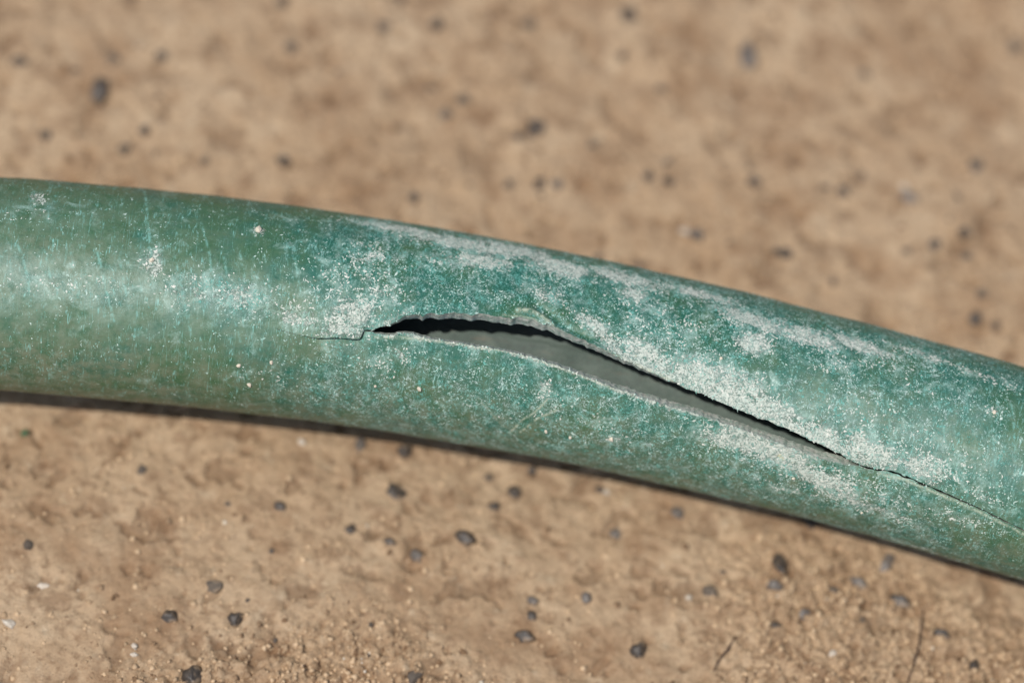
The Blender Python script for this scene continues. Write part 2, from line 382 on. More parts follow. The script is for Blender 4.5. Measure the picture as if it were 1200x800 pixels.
F = np.stack([idx[:-1, :-1], idx[1:, :-1], idx[1:, 1:], idx[:-1, 1:]], -1).reshape(-1, 4)
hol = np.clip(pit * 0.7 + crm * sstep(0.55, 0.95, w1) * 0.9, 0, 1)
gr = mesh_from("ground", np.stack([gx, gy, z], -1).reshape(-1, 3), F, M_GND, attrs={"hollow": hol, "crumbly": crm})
gr["kind"] = "structure"; gr["label"] = "dry tan clay soil, smooth at the back and crumbly in front"

# ------------------------------------------------------------------ hose
hose = bpy.data.objects.new("garden_hose", None); col.objects.link(hose)
hose["label"] = "weathered green garden hose with a long split in its wall, lying on dry soil"; hose["category"] = "garden hose"

s_vis = [-700.0]
while s_vis[-1] < 700:
    s = s_vis[-1]; st = 0.13 if -68 < s < 70 else min(8.0, 0.13 + (min(abs(s + 68), abs(s - 70))) * 0.12)
    if SA(412) < s < SA(436): st = 0.07
    s_vis.append(min(s + st, 700)) if s + st < 700 else s_vis.append(700.0)
sr = np.array(s_vis); ns = len(sr)
tu, tl, op, crk = edges(sr)
def tgrid(fine, coarse):
    # distance (deg) going upward from the upper lip, fine for what the camera can see on both ends
    a = [0.0]
    while a[-1] < 360: 
        d = a[-1]; st = fine if (d < 115 or d > 265) else (coarse if (d < 135 or d > 245) else 2.5)
        if d > 0 and (d < 1.5 or d > 358.5): st = min(st, fine)
        a.append(d + st)
    a[-1] = 360.0
    if a[-1] - a[-2] < 0.2: a.pop(-2)
    return np.array(a) / 360
tt = tgrid(0.62, 5.0); ntt = len(tt)
span = 2 * np.pi - (tl - tu)
TH = tu[:, None] - tt[None, :] * span[:, None]            # from the upper lip up and over the back to the lower lip
SG = np.repeat(sr[:, None], ntt, 1)
# lower side angle folded into the front range
THf = np.where(TH < -np.pi + 0.6, TH + 2 * np.pi, TH)
dU = (tu[:, None] - TH) * R0; dL = (THf - tl[:, None]) * R0
dL = np.where(dL < -0.01, 99, dL); dU = np.where(dU > 30, 99, dU)
px_s = lambda a: SA(a)
winS = lambda a, b, c, d: sstep(SA(a), SA(b), SG) * (1 - sstep(SA(c), SA(d), SG))
dr = 0 * TH
dr += winS(435, 480, 640, 760) * (0.55 * np.exp(-dU / 2.2) - 0.25 * np.exp(-(dU - 5)**2 / 6))      # curled upper lip with a hollow behind it
dr += winS(620, 700, 960, 1030) * 0.22 * np.exp(-dU / 1.2)
dr += winS(340, 372, 418, 434) * (0.55 * np.exp(-dU / 2.4) - 0.45 * np.exp(-dL / 2.0))             # overlapping flap at the left end
dr += winS(425, 445, 980, 1040) * 0.22 * np.exp(-dL / 0.8)                                      # lower lip
dr += winS(700, 800, 900, 1000) * -0.25 * np.exp(-dL / 5)
dr += winS(1000, 1030, 1180, 1240) * (-0.10 * np.exp(-dL / 0.5) + 0.16 * np.exp(-dU / 0.8))
A = THf * R0
dr += 0.10 * fbm(SG / 14, A / 9, 101, 3) + 0.018 * fbm(SG / 1.4, A / 1.4, 111, 3, 0.6)

# wear maps, authored where each patch sits on the hose
def blobs(lst):
    c = inv([(b[0], b[1]) for b in lst]); out = 0 * SG
    for (x, y, rx, ry, ang, amp), (s0, t0) in zip(lst, c):
        a0 = t0 * R0; ca, sa = math.cos(math.radians(ang)), math.sin(math.radians(ang))
        u = ((SG - s0) * ca + (A - a0) * sa) / (rx * 1.15 / 10); v = (-(SG - s0) * sa + (A - a0) * ca) / (ry * 1.2 / 10)
        out = np.maximum(out, amp * np.exp(-(u * u + v * v)))
    return out
def strokes(lst):
    out = 0 * SG
    for pl, wd, amp in lst:
        q = inv(pl); q = np.stack([q[:, 0], q[:, 1] * R0], 1)
        m = (SG > q[:, 0].min() - 2) & (SG < q[:, 0].max() + 2)
        P = np.stack([SG[m], A[m]], -1); d = np.full(len(P), 99.0)
        for a, b in zip(q[:-1], q[1:]):
            ab = b - a; t = np.clip(((P - a) @ ab) / (ab @ ab), 0, 1); d = np.minimum(d, np.linalg.norm(P - a - t[:, None] * ab, axis=1))
        o = out[m]; out[m] = np.maximum(o, amp * np.exp(-(d / (wd / 10))**2))
    return out
crust = blobs([(45, 232, 14, 16, 0, .75), (30, 250, 40, 14, 0, .5), (180, 308, 16, 22, 30, .85), (230, 345, 60, 16, 0, .62), (280, 345, 34, 18, 20, .75), (100, 330, 70, 18, 0, .42),
    (350, 372, 55, 16, 10, .72), (412, 368, 40, 28, -30, .85), (405, 386, 36, 8, 0, .95), (450, 345, 28, 22, 0, .65), (432, 300, 40, 24, 0, .6), (303, 270, 14, 8, 0, .8),
    (470, 268, 70, 12, 3, .92), (540, 285, 90, 16, 4, .98), (600, 292, 60, 18, 0, .95), (560, 305, 60, 16, -10, .85), (655, 312, 45, 20, 10, .98), (640, 345, 40, 16, 30, .6),
    (730, 325, 60, 18, 4, .9), (745, 345, 26, 16, 0, .85), (820, 345, 60, 14, 5, .85), (880, 375, 60, 16, 10, .95), (885, 402, 26, 18, -20, 1.0), (950, 395, 55, 16, 5, .98),
    (1010, 405, 55, 14, 8, .98), (1080, 415, 60, 10, 6, .8), (1150, 440, 50, 9, 4, .7), (700, 385, 45, 12, 24, .9), (760, 415, 50, 16, 14, .95), (820, 440, 50, 20, 12, 1.0),
    (860, 455, 46, 26, 10, 1.0), (900, 478, 50, 18, 12, .95), (960, 505, 50, 16, 10, .9), (1020, 530, 50, 22, 8, 1.0), (1085, 550, 44, 22, 6, .85), (1150, 580, 40, 10, 4, .6),
    (870, 500, 60, 18, 8, .85), (905, 525, 70, 24, 6, 1.0), (850, 515, 40, 16, 0, .9), (960, 560, 70, 18, 6, .9), (1010, 590, 80, 14, 6, .75), (930, 575, 70, 10, 4, .6), (1130, 610, 50, 14, 4, .55),
    (1075, 640, 60, 9, 3, .55), (645, 480, 50, 16, -30, .35), (720, 515, 18, 8, 0, .7), (300, 440, 40, 16, 0, .45), (330, 450, 50, 20, 0, .42), (450, 430, 60, 20, 0, .42), (470, 415, 20, 10, 30, .7),
    (640, 455, 22, 12, 60, .7), (1165, 480, 10, 10, 0, .7), (975, 430, 40, 20, 0, .5), (20, 440, 60, 12, 0, .3), (560, 480, 120, 30, 0, .3), (700, 490, 90, 30, 0, .38)])
lipU = np.exp(-((dU - 0.5) / 1.0)**2); lipL = np.exp(-(dL / 0.62)**2)
crust = np.maximum(crust, lipU * winS(660, 740, 960, 1130) * 1.0); crust = np.maximum(crust, lipU * winS(335, 380, 470, 500) * 0.72)
crust = np.maximum(crust, lipL * winS(428, 450, 960, 1010) * (0.86 + 0.3 * fbm(SG / 2.5, A * 0, 241, 3)))
crust = np.clip(crust * 1.12 + 0.03, 0.2, 1.12)
crust = np.maximum(crust, blobs([(850, 500, 70, 26, 10, .8), (980, 565, 110, 26, 8, .8), (620, 300, 190, 24, 4, .66), (960, 400, 160, 24, 8, .68), (260, 340, 150, 30, 0, .6), (60, 330, 90, 28, 0, .56), (420, 330, 70, 50, 0, .62), (1100, 540, 110, 36, 0, .58), (780, 380, 90, 50, 20, .58), (1010, 480, 60, 40, 0, .5)]))
xw = np.interp(SG, [SA(330), SA(430), SA(700), SA(1000), SA(1250)], [330, 430, 700, 1000, 1250]); xw = np.where(SG < SA(330), 330 + (SG - SA(330)) * 10, xw)
fleck = 0.42 + 0.38 * sstep(230, 450, xw) * (1 - 0.45 * sstep(1050, 1200, xw)) + 0.1 * fbm(SG / 6, A / 6, 131, 3)
fleck = np.maximum(fleck, blobs([(270, 345, 90, 34, 0, .95), (100, 340, 120, 26, 0, .7), (60, 240, 60, 22, 0, .6), (640, 480, 220, 50, 0, .85), (900, 540, 160, 40, 4, .95), (820, 420, 160, 70, 10, .9), (500, 320, 150, 60, 0, .85)]))
film = 0.16 + 0.72 * sstep(6, 17, A) + 0.35 * (1 - sstep(0, 350, xw)) + blobs([(90, 300, 140, 26, 0, .25), (370, 410, 70, 12, 0, .5), (1000, 470, 90, 30, 6, .35)])
scr = np.clip(0.9 * (1 - sstep(380, 560, xw)) + 0.9 * sstep(960, 1060, xw) + 0.2, 0, 1)
stk = strokes([([(606, 364), (622, 365), (636, 372), (650, 385), (664, 394), (690, 405), (730, 421), (790, 447)], 2.2, .9), ([(590, 370), (620, 374), (650, 384)], 1.6, .6),
    ([(597, 507), (612, 492), (628, 482), (641, 468)], 1.4, .8), ([(610, 506), (630, 490), (652, 480)], 1.4, .8), ([(560, 466), (578, 486), (590, 500)], 1.0, .4),
    ([(1030, 555.5), (1060, 562), (1100, 579), (1150, 601), (1200, 626)], 1.8, .75), ([(440, 395), (480, 396), (520, 400), (560, 405), (600, 412), (640, 424), (680, 439), (720, 455)], 1.6, .7)])
teal = strokes([([(688, 338), (693, 352), (698, 372)], 1.2, .6), ([(112, 288), (122, 330), (134, 376)], 1.2, .7), ([(168, 222), (173, 262), (178, 305)], 1.4, .7), ([(140, 300), (150, 358)], 1.1, .6),    ([(52, 292), (60, 330)], 1.1, .6), ([(83, 296), (92, 345)], 1.1, .5), ([(205, 300), (214, 345), (224, 392)], 1.1, .6), ([(280, 290), (288, 335), (294, 372)], 1.1, .6), ([(310, 300), (318, 350)], 1.1, .5),    ([(1100, 470), (1108, 520)], 1.3, .5), ([(1160, 490), (1168, 560), (1170, 600)], 1.4, .6), ([(1130, 440), (1134, 500)], 1.2, .4), ([(655, 440), (662, 465)], 1.6, .8), ([(1060, 480), (1062, 520)], 1.2, .4)
    , ([(20, 285), (30, 312), (36, 352)], 1.3, .6), ([(236, 262), (246, 300), (250, 345)], 1.2, .6), ([(262, 300), (272, 360), (282, 400)], 1.2, .6), ([(345, 300), (352, 340)], 1.2, .6), ([(1040, 470), (1046, 540)], 1.2, .5), ([(1185, 470), (1190, 540)], 1.2, .6)])
# crease dent beside the pale fold line
dr -= strokes([([(628, 356), (645, 368), (660, 384), (690, 398)], 6, 1.0)]) * 0.35
dr += strokes([([(606, 364), (622, 365), (636, 372), (650, 385), (690, 405), (760, 434)], 4, 1.0)]) * 0.20
crisp = np.clip(crust - 0.5, 0, 1) * 2
dr += crisp * 0.05 * np.clip(fbm(SG / 0.5, A / 0.5, 151, 3, 0.65) + 0.3, 0, 2)

V = surf(SG, TH, dr)
idx = np.arange(ns * ntt).reshape(ns, ntt)
closed = (crk <= 0)
idx[closed, -1] = idx[closed, 0]
Fh = np.stack([idx[:-1, :-1], idx[:-1, 1:], idx[1:, 1:], idx[1:, :-1]], -1).reshape(-1, 4)
pos = np.stack([SG, A, 0 * SG], -1)
# texture space has its seam at the unseen underside, use a cylinder instead: wrap by the angle
pos = np.stack([SG, A, 0 * A], -1)
mesh_from("outer_skin", V.reshape(-1, 3), Fh, M_HOSE, hose, attrs={"crust": crust, "fleck": fleck, "film": film, "scratch": scr, "stroke": stk, "teal": teal, "painted_sheen": blobs([(90, 340, 210, 42, 0, .50), (260, 350, 90, 40, 0, .4), (1130, 505, 90, 50, 0, .28), (980, 470, 70, 30, 0, .25), (90, 265, 200, 40, 0, .2)])}, vattrs={"pos": pos.reshape(-1, 3)})

# inner lining
WALL = 2.15
ii = np.arange(0, ns, 3); ii = ii if ii[-1] == ns - 1 else np.append(ii, ns - 1)
jj = np.unique(np.concatenate([np.arange(0, ntt, 4), np.where((tt * 360 > 110) & (tt * 360 < 270))[0], [ntt - 1]]))
jit = (op * 0.16 * fbm(sr / 0.7, 0 * sr, 171, 2) / R0)
# torn face: outer edge -> inner edge, one strip on each lip
def rim_strip(side, K=7):
    e = 0 if side < 0 else -1
    o_dr = dr[:, e]; k = np.linspace(0, 1, K)[None, :]
    th = TH[:, e][:, None] + 0 * k
    rag = 0.12 * fbm(sr[:, None] / 0.7, k * 5 + side * 5, 181, 4, 0.65) * np.sin(np.pi * np.clip(k, 0, 1)) + 0.05 * np.sin(k * 3.1) * side * 0
    act = (crk > 0)[:, None] * (op[:, None] * 0.9 + 0.1)
    # the wall bulges a little into the gap half way down and withdraws at the bottom
    into = (0.22 if side < 0 else 0.16) * k * op[:, None] * (sstep(SA(435), SA(480), sr) * (1 - sstep(SA(700), SA(980), sr)))[:, None]
    into = into - (1.0 if side > 0 else 0.25) * k * (crk * sstep(SA(985), SA(1015), sr))[:, None]
    off = (rag * 0.8) * act + into
    th = th + (1 if side < 0 else -1) * off / R0
    d = o_dr[:, None] * (1 - k) + (-WALL) * k + (o_dr[:, None] * k)
    P = surf(np.repeat(sr[:, None], K, 1), th, d)
    n = np.where(crk > 0)[0]; a, b = max(n[0] - 1, 0), min(n[-1] + 2, ns)
    P = P[a:b]; ix = np.arange(P.shape[0] * K).reshape(-1, K)
    if side > 0: Fr = np.stack([ix[:-1, :-1], ix[:-1, 1:], ix[1:, 1:], ix[1:, :-1]], -1)
    else: Fr = np.stack([ix[:-1, :-1], ix[1:, :-1], ix[1:, 1:], ix[:-1, 1:]], -1)
    pp = np.stack([np.repeat(sr[a:b, None], K, 1), th[a:b] * R0, d[a:b]], -1)
    o = mesh_from("torn_edge", P.reshape(-1, 3), Fr.reshape(-1, 4), M_RIM, hose, vattrs={"pos": pp.reshape(-1, 3)})
    o["label"] = "torn rubber face of the upper lip" if side < 0 else "torn rubber face of the lower lip"
    return th[:, -1], d[:, -1]
thU, dIU = rim_strip(-1); thL, dIL = rim_strip(1)
THi = TH.copy(); di = dr * 0 - WALL
w0 = np.exp(-tt * 360 / 6)[None, :]; w1_ = np.exp(-(1 - tt) * 360 / 6)[None, :]
THi = THi + w0 * (thU - TH[:, 0])[:, None] + w1_ * (thL - TH[:, -1])[:, None]
di = di + w0 * (dIU + WALL)[:, None] + w1_ * (dIL + WALL)[:, None] + 0.08 * fbm(SG / 8, THf * 3, 191, 3)* (1 - w0) * (1 - w1_)
Vi = surf(SG, THi, di)
# along the split the lining is raised and flattened to narrow the lip's shadow
t0 = math.radians(28); rI = np.interp(SG, S, RR) + di; qq = rI * np.cos(THi - t0); pp_ = rI * np.sin(THi - t0)
flo = 2.1 + 0.028 * pp_ ** 2 + 0.25 * fbm(SG / 9, pp_ / 5, 195, 3); kk = 0.9
q2 = np.logaddexp(qq * kk, flo * kk) / kk
wS = winS(340, 415, 1015, 1120) * (1 - w0) * (1 - w1_)
dirv = surf(SG, 0 * SG + t0, 0 * SG) - surf(SG, 0 * SG + t0, -1.0 + 0 * SG)
Vi = Vi + dirv * (wS * (q2 - qq))[..., None]

cl2 = closed
Vs = Vi[np.ix_(ii, jj)]; ix = np.arange(len(ii) * len(jj)).reshape(len(ii), len(jj)); ix[closed[ii], -1] = ix[closed[ii], 0]
Fi = np.stack([ix[:-1, :-1], ix[1:, :-1], ix[1:, 1:], ix[:-1, 1:]], -1).reshape(-1, 4)
mesh_from("inner_lining", Vs.reshape(-1, 3), Fi, M_LIN, hose, vattrs={"pos": np.stack([SG, A, 0 * A], -1)[np.ix_(ii, jj)].reshape(-1, 3)})

# ------------------------------------------------------------------ small solids
ICO_V = None
def ico(sub):
    import bmesh
    bm = bmesh.new(); bmesh.ops.create_icosphere(bm, subdivisions=sub, radius=1.0)
    v = np.array([x.co[:] for x in bm.verts]); f = np.array([[q.index for q in x.verts] for x in bm.faces]); bm.free(); return v, f
V1, F1 = ico(1); V3, F3 = ico(3)
def rotm(n):
    q = rng.normal(size=(n, 4)); q /= np.linalg.norm(q, axis=1)[:, None]; a, b, c, d = q.T
    return np.stack([np.stack([1-2*(c*c+d*d), 2*(b*c-a*d), 2*(b*d+a*c)], -1), np.stack([2*(b*c+a*d), 1-2*(b*b+d*d), 2*(c*d-a*b)], -1), np.stack([2*(b*d-a*c), 2*(c*d+a*b), 1-2*(b*b+c*c)], -1)], 1)
def swarm(name, P, R, tone, mat, kind="stuff", parent=None, squash=(0.7, 1.25)):
    n = len(P); rv = rng.uniform(0.72, 1.25, (n, len(V1), 1)) * V1[None]
    rv = rv * rng.uniform(*squash, (n, 1, 3)) * R[:, None, None]
    rv = np.einsum('nij,nkj->nki', rotm(n), rv) + P[:, None, :]
    F = (F1[None] + (np.arange(n) * len(V1))[:, None, None]).reshape(-1, 3)
    o = mesh_from(name, rv.reshape(-1, 3), F, mat, parent, attrs={"tone": np.repeat(tone, len(V1))}, smooth=False)
    o["kind"] = kind; return o
# soil crumbs and sand grains lying on the ground, packed where the soil is broken up
OV = np.array([(1, 0, 0), (-1, 0, 0), (0, 1, 0), (0, -1, 0), (0, 0, 1), (0, 0, -1.0)]); OF = np.array([(0, 2, 4), (2, 1, 4), (1, 3, 4), (3, 0, 4), (2, 0, 5), (1, 2, 5), (3, 1, 5), (0, 3, 5)])
n = 170000
x = rng.uniform(-80, 80, n); y = rng.uniform(-60, 74, n); h, p_, c_, w_ = height(x, y, True)
patch = sstep(-0.2, 0.5, fbm(x / 7, y / 7, 231, 3))
keep = rng.uniform(0, 1, n) < (0.02 + 0.06 * patch + 0.75 * c_ ** 1.3 * (0.35 + 0.65 * patch)); keep &= trough(x, y) > 6
x, y, h = x[keep], y[keep], h[keep]; n = len(x); Rr = np.clip(rng.lognormal(-1.42, 0.4, n), 0.09, 0.55)
rv = OV[None] * rng.uniform(0.6, 1.3, (n, 6, 1)) * Rr[:, None, None]; rv = np.einsum('nij,nkj->nki', rotm(n), rv) + np.stack([x, y, h - Rr * 0.12], -1)[:, None, :]
tone = np.clip(rng.normal(0.64, 0.36, n), -0.1, 1.15); tone = np.where(rng.uniform(size=n) < 0.006, 1.5, tone)
soil = mesh_from("soil_crumbs", rv.reshape(-1, 3), (OF[None] + (np.arange(n) * 6)[:, None, None]).reshape(-1, 3), M_GRAIN, attrs={"tone": np.repeat(tone, 6)}, smooth=True)
soil["kind"] = "stuff"; soil["label"] = "fine crumbs and sand grains strewn over the dry soil"; print("crumbs", n)
n = 230
x = rng.uniform(-80, 80, n); y = rng.uniform(-60, 74, n); k = trough(x, y) > 12; x, y = x[k], y[k]; h = height(x, y)
R = np.clip(rng.lognormal(-0.8, 0.3, len(x)), 0.25, 0.8)
dg = swarm("dark_grit", np.stack([x, y, h - R * 0.1], -1), R, np.where(rng.uniform(size=len(x)) < 0.5, -0.5, 0.0), M_GRAIN); dg["label"] = "fine dark grit scattered over the tan soil"

# pebbles: x, y, width px, height factor, material, label
D, B, W, K, G_ = M_DARK, M_BLUE, M_WHITE, M_BROWN, M_GREEN
ROWS = [
 (115,107,28,1.3,D,"large blurred black pebble in the upper left, darkest stone behind the hose's left end"),
 (22,73,22,.8,K,"faint brown-grey pebble at the far left edge, left of the large black pebble"),
 (188,69,20,.9,K,"blurred brown-grey pebble up and to the right of the large black pebble"),
 (133,68,18,.9,K,"small faint brown-grey pebble just above the large black pebble"),
 (55,160,18,1,K,"faint brown-grey pebble nearest the hose at the far left edge"),
 (170,155,18,1,D,"blurred dark pebble below right of the large black one, upper of a close pair"),
 (147,176,18,.8,K,"blurred grey-brown pebble near the hose, lower of the close pair below the large black one"),
 (343,57,21,.9,K,"lone blurred brown-grey pebble at the top, a third of the way across"),
 (332,187,19,.9,D,"lone dark grey pebble just behind the hose, above the left tip of the tear"),
 (240,190,15,1,K,"small faint brown pebble right behind the hose, left of the lone dark grey one"),
 (331,4,18,1,K,"brown-grey pebble cut by the top edge, a third of the way across"),
 (450,32,18,.9,K,"faint brown pebble at the top, left neighbour of a darker one"),
 (512,31,21,1,D,"blurred dark pebble at the top, at the head of a brown streak in the soil"),
 (470,1,16,1,D,"dark pebble cut by the top edge, left of the middle"),
 (523,135,18,1,D,"blurred dark pebble, lower left one of a touching pair in the upper middle"),
 (543,118,19,1,K,"brown-grey pebble, upper right one of a touching pair in the upper middle"),
 (620,30,21,.8,K,"flat brown-grey pebble at the top centre, between two darker ones"),
 (738,18,23,1.1,D,"blurred round dark pebble near the top edge, right of the middle"),
 (628,151,23,1.1,D,"blurred dark lumpy pebble in the upper middle with a smaller one at its left foot"),
 (608,162,15,.8,D,"small dark pebble at the left foot of the lumpy one in the upper middle"),
 (632,218,19,1.2,D,"left one of two touching blue-black pebbles close behind the middle of the hose"),
 (653,218,18,.9,B,"right one of two touching blue-black pebbles close behind the middle of the hose"),
 (595,217,16,1,K,"small faint brown pebble left of the touching pair behind the middle of the hose"),
 (505,104,14,.8,K,"small faint brown pebble above left of the touching pair in the upper middle"),
 (730,67,15,1,K,"small faint brown pebble below the round dark one near the top edge"),
 (774,105,16,1,K,"small brown-grey pebble, alone right of the middle in the upper part"),
 (694,171,15,1,K,"small faint brown pebble midway between two dark clusters behind the hose"),
 (760,208,17,.9,D,"left pebble of a small triangle of dark pebbles behind the hose, right of the middle"),
 (784,215,18,.9,D,"right pebble of a small triangle of dark pebbles behind the hose, right of the middle"),
 (783,190,14,1,K,"top pebble of a small triangle of dark pebbles behind the hose, right of the middle"),
 (877,68,23,1.6,B,"tall blue-grey pebble in the upper right, largest stone behind the hose"),
 (896,42,13,.8,K,"small faint pebble touching the top right of the tall blue-grey one"),
 (882,215,21,.9,D,"blurred dark oval pebble below the tall blue-grey one, halfway to the hose"),
 (988,226,16,1.1,D,"small dark pebble at the right end of a thin brown mark in the soil"),
 (968,220,15,.6,K,"thin brown-grey pebble left of a small dark one in the upper right"),
 (1066,231,25,.7,B,"blue-grey pebble with a pale cap in the upper right"),
 (1060,219,12,.8,W,"pale chip sitting on the blue-grey pebble in the upper right"),
 (1143,196,17,1.2,D,"blurred dark pebble near the right edge, upper right part of the soil"),
 (1012,87,16,.8,K,"faint brown pebble right of the tall blue-grey one, high in the picture"),
 (1190,56,18,1.2,K,"dark brown pebble cut off near the top right corner"),
 (920,298,20,.9,D,"blurred dark pebble standing alone close behind the hose, right of the middle"),
 (817,276,20,1.1,B,"grey pebble with a pale chip at its left, close behind the hose"),
 (803,272,13,1,W,"pale chip leaning on a grey pebble close behind the hose"),
 (1062,295,14,1,K,"small brown-grey pebble, left one of three in a row rising to the right"),
 (1096,289,22,.8,D,"flat dark pebble, middle one of three in a row rising to the right"),
 (1129,273,18,1,D,"dark pebble, right one of three in a row rising to the right"),
 (1132,301,18,.6,K,"thin brown pebble under the row of three near the right edge"),
 (1150,345,18,.9,K,"brown-grey pebble above a dark one, close behind the right end of the hose"),
 (1143,373,21,1.1,D,"darkest pebble close behind the right end of the hose"),
 (1166,383,15,1,K,"small brown pebble to the right of the darkest one behind the hose's right end"),
 (29,508,13,1,G_,"small green crumb on the soil below the hose's left end"),
 (328,594,16,.9,D,"small greenish-black pebble on smooth soil below the hose, left of the middle"),
 (199,722,22,.9,D,"left one of two dark pebbles side by side in the lower left"),
 (275,727,22,.9,D,"right one of two dark pebbles side by side in the lower left"),
 (225,794,30,.8,D,"dark pebble cut by the bottom edge, lower left"),
 (251,687,20,.5,K,"thin flat brown-grey pebble above the side-by-side pair in the lower left"),
 (421,521,15,1.3,B,"grey upright pebble half in the hose's shadow, below the tear's left tip"),
 (473,531,21,1,D,"dark round pebble just out of the hose's shadow, below the left part of the tear"),
 (465,577,25,.5,D,"thin flat dark pebble below the round one at the edge of the shadow"),
 (412,620,17,.6,D,"flat dark pebble, left of the foreground, left neighbour of a rounder one"),
 (457,634,14,.9,D,"small dark round pebble just right of a flat one, left of the middle foreground"),
 (487,652,19,1.1,B,"grey round pebble with a bright side, left of the middle foreground"),
 (543,630,29,.6,D,"wide flat dark pebble in a brown hollow, centre of the foreground"),
 (580,594,16,.7,D,"small flat black pebble, lowest of a group of three under the hose's middle"),
 (604,577,18,1.1,D,"dark pebble in the middle of a group of three under the hose's middle"),
 (624,553,16,.8,D,"small black pebble, nearest the hose of a group of three under its middle"),
 (573,560,12,.9,K,"tiny brown-black pebble left of the group of three under the hose's middle"),
 (703,574,12,.9,D,"tiny dark pebble beside a white chip under the hose"),
 (710,577,10,1,W,"tiny white chip beside a dark pebble under the hose"),
 (725,626,22,.8,B,"grey oval pebble in the foreground right of the middle, above a curved crack"),
 (686,700,15,1.2,B,"small upright blue-grey pebble with a pale centre, middle foreground"),
 (623,704,17,.7,B,"top pebble of a column of three in the middle foreground"),
 (623,722,13,1.1,D,"middle pebble of a column of three in the middle foreground"),
 (615,744,22,1,D,"bottom pebble of a column of three in the middle foreground, glossy and round"),
 (748,764,24,.9,D,"angular black pebble near the bottom edge, right of the middle"),
 (795,601,17,1.1,B,"grey pebble in the edge of the hose's shadow, right of the middle"),
 (950,612,18,1.1,D,"dark pebble half under the hose's lower edge, toward the right"),
 (915,661,18,1.5,D,"upright dark pebble leaning on a lighter grey one in the lower right"),
 (907,686,22,.8,B,"grey pebble at the foot of an upright dark one in the lower right"),
 (1006,682,24,.8,B,"wide grey pebble in a shallow hollow, lower right"),
 (943,719,19,1,B,"small light grey pebble with a bright spot, lower right"),
 (1039,660,17,1.5,B,"upright grey pebble below the hose toward the right edge"),
 (1056,703,26,.7,D,"large dark pebble with a pale glint near the right edge of the foreground"),
 (978,692,14,.9,K,"small brown pebble left of the wide grey one in the hollow"),
 (911,733,16,.7,D,"small dark pebble left below the light grey one with a bright spot"),
 (1104,742,20,1,D,"dark round pebble near the right edge, low in the foreground"),
 (1012,726,12,1.2,K,"small brown pebble below the wide grey one in the hollow"),
 (1142,781,15,1.1,D,"dark pebble near the bottom right corner"),
 (832,694,20,.8,K,"brown-grey pebble in the foreground, right of the middle, beside a crack"),
 (12,731,18,.7,W,"bright white chip at the left edge of the foreground"),
 (53,687,20,.6,W,"pale flat chip above right of the bright white chip"),
 (157,757,10,.9,W,"tiny white chip, upper of two in the lower left"),
 (157,766,9,.8,W,"tiny white chip, lower of two in the lower left"),
 (353,518,12,.8,W,"small pale chip right below the hose, left of the middle"),
 (807,701,10,1,W,"tiny pale chip beside a brown-grey pebble right of the middle"),
 (976,765,12,.9,W,"small pale chip near the bottom edge, lower right"),
]
protos = []
for k in range(9):
    n3 = V3 / np.linalg.norm(V3, axis=1)[:, None]; a = rng.uniform(0, 50, 3)
    r = 1 + 0.30 * perlin(n3[:, 0] * 1.3 + a[0], n3[:, 1] * 1.3 + n3[:, 2] + a[1], k) + 0.16 * perlin(n3[:, 0] * 3 + a[2], n3[:, 2] * 3 + n3[:, 1], k + 40)
    v = n3 * r[:, None]
    for _ in range(7):                                   # a few planed facets
        d = rng.normal(size=3); d /= np.linalg.norm(d); c = rng.uniform(0.5, 0.8); dd = v @ d; v = v - np.clip(dd - c, 0, None)[:, None] * d * 0.85
    protos.append(v)
mcache = {}
for i, (px, py, wpx, hf, mt, lab) in enumerate(ROWS):
    k = int(rng.integers(9)); key = (k, mt.name)
    p = on_plane(px, py, 0.0)
    for _ in range(4): p = on_plane(px, py, float(height(np.array([p[0]]), np.array([p[1]]))[0]) - 0.0 * wpx / 10)
    if key not in mcache:
        o = mesh_from("pebble", protos[k], F3, mt); mcache[key] = o.data
    else:
        o = bpy.data.objects.new("pebble", mcache[key]); col.objects.link(o)
    r = wpx / 20.0 * 1.04
    o.scale = (r, r * (0.6 + 0.4 * hf) * (1.1 if hf > 1 else 0.9) * (hf if hf > 1.2 else 1), r * 0.62 * min(hf + .2, 1.2)); o.rotation_euler = (rng.uniform(-.3, .3), rng.uniform(-.3, .3), rng.uniform(-.35, .35))
    o.location = Vector(tuple(p)) * MM
    chip = mt is W
    o["label"] = lab; o["category"] = "stone chip" if chip else ("rubber crumb" if mt is G_ else "pebble")
    o["group"] = "pale stone chips on the soil" if chip else "pebbles scattered on the soil"
    if chip: o.name = "stone_chip"
    if mt is G_: o.name = "rubber_crumb"; del o["group"]

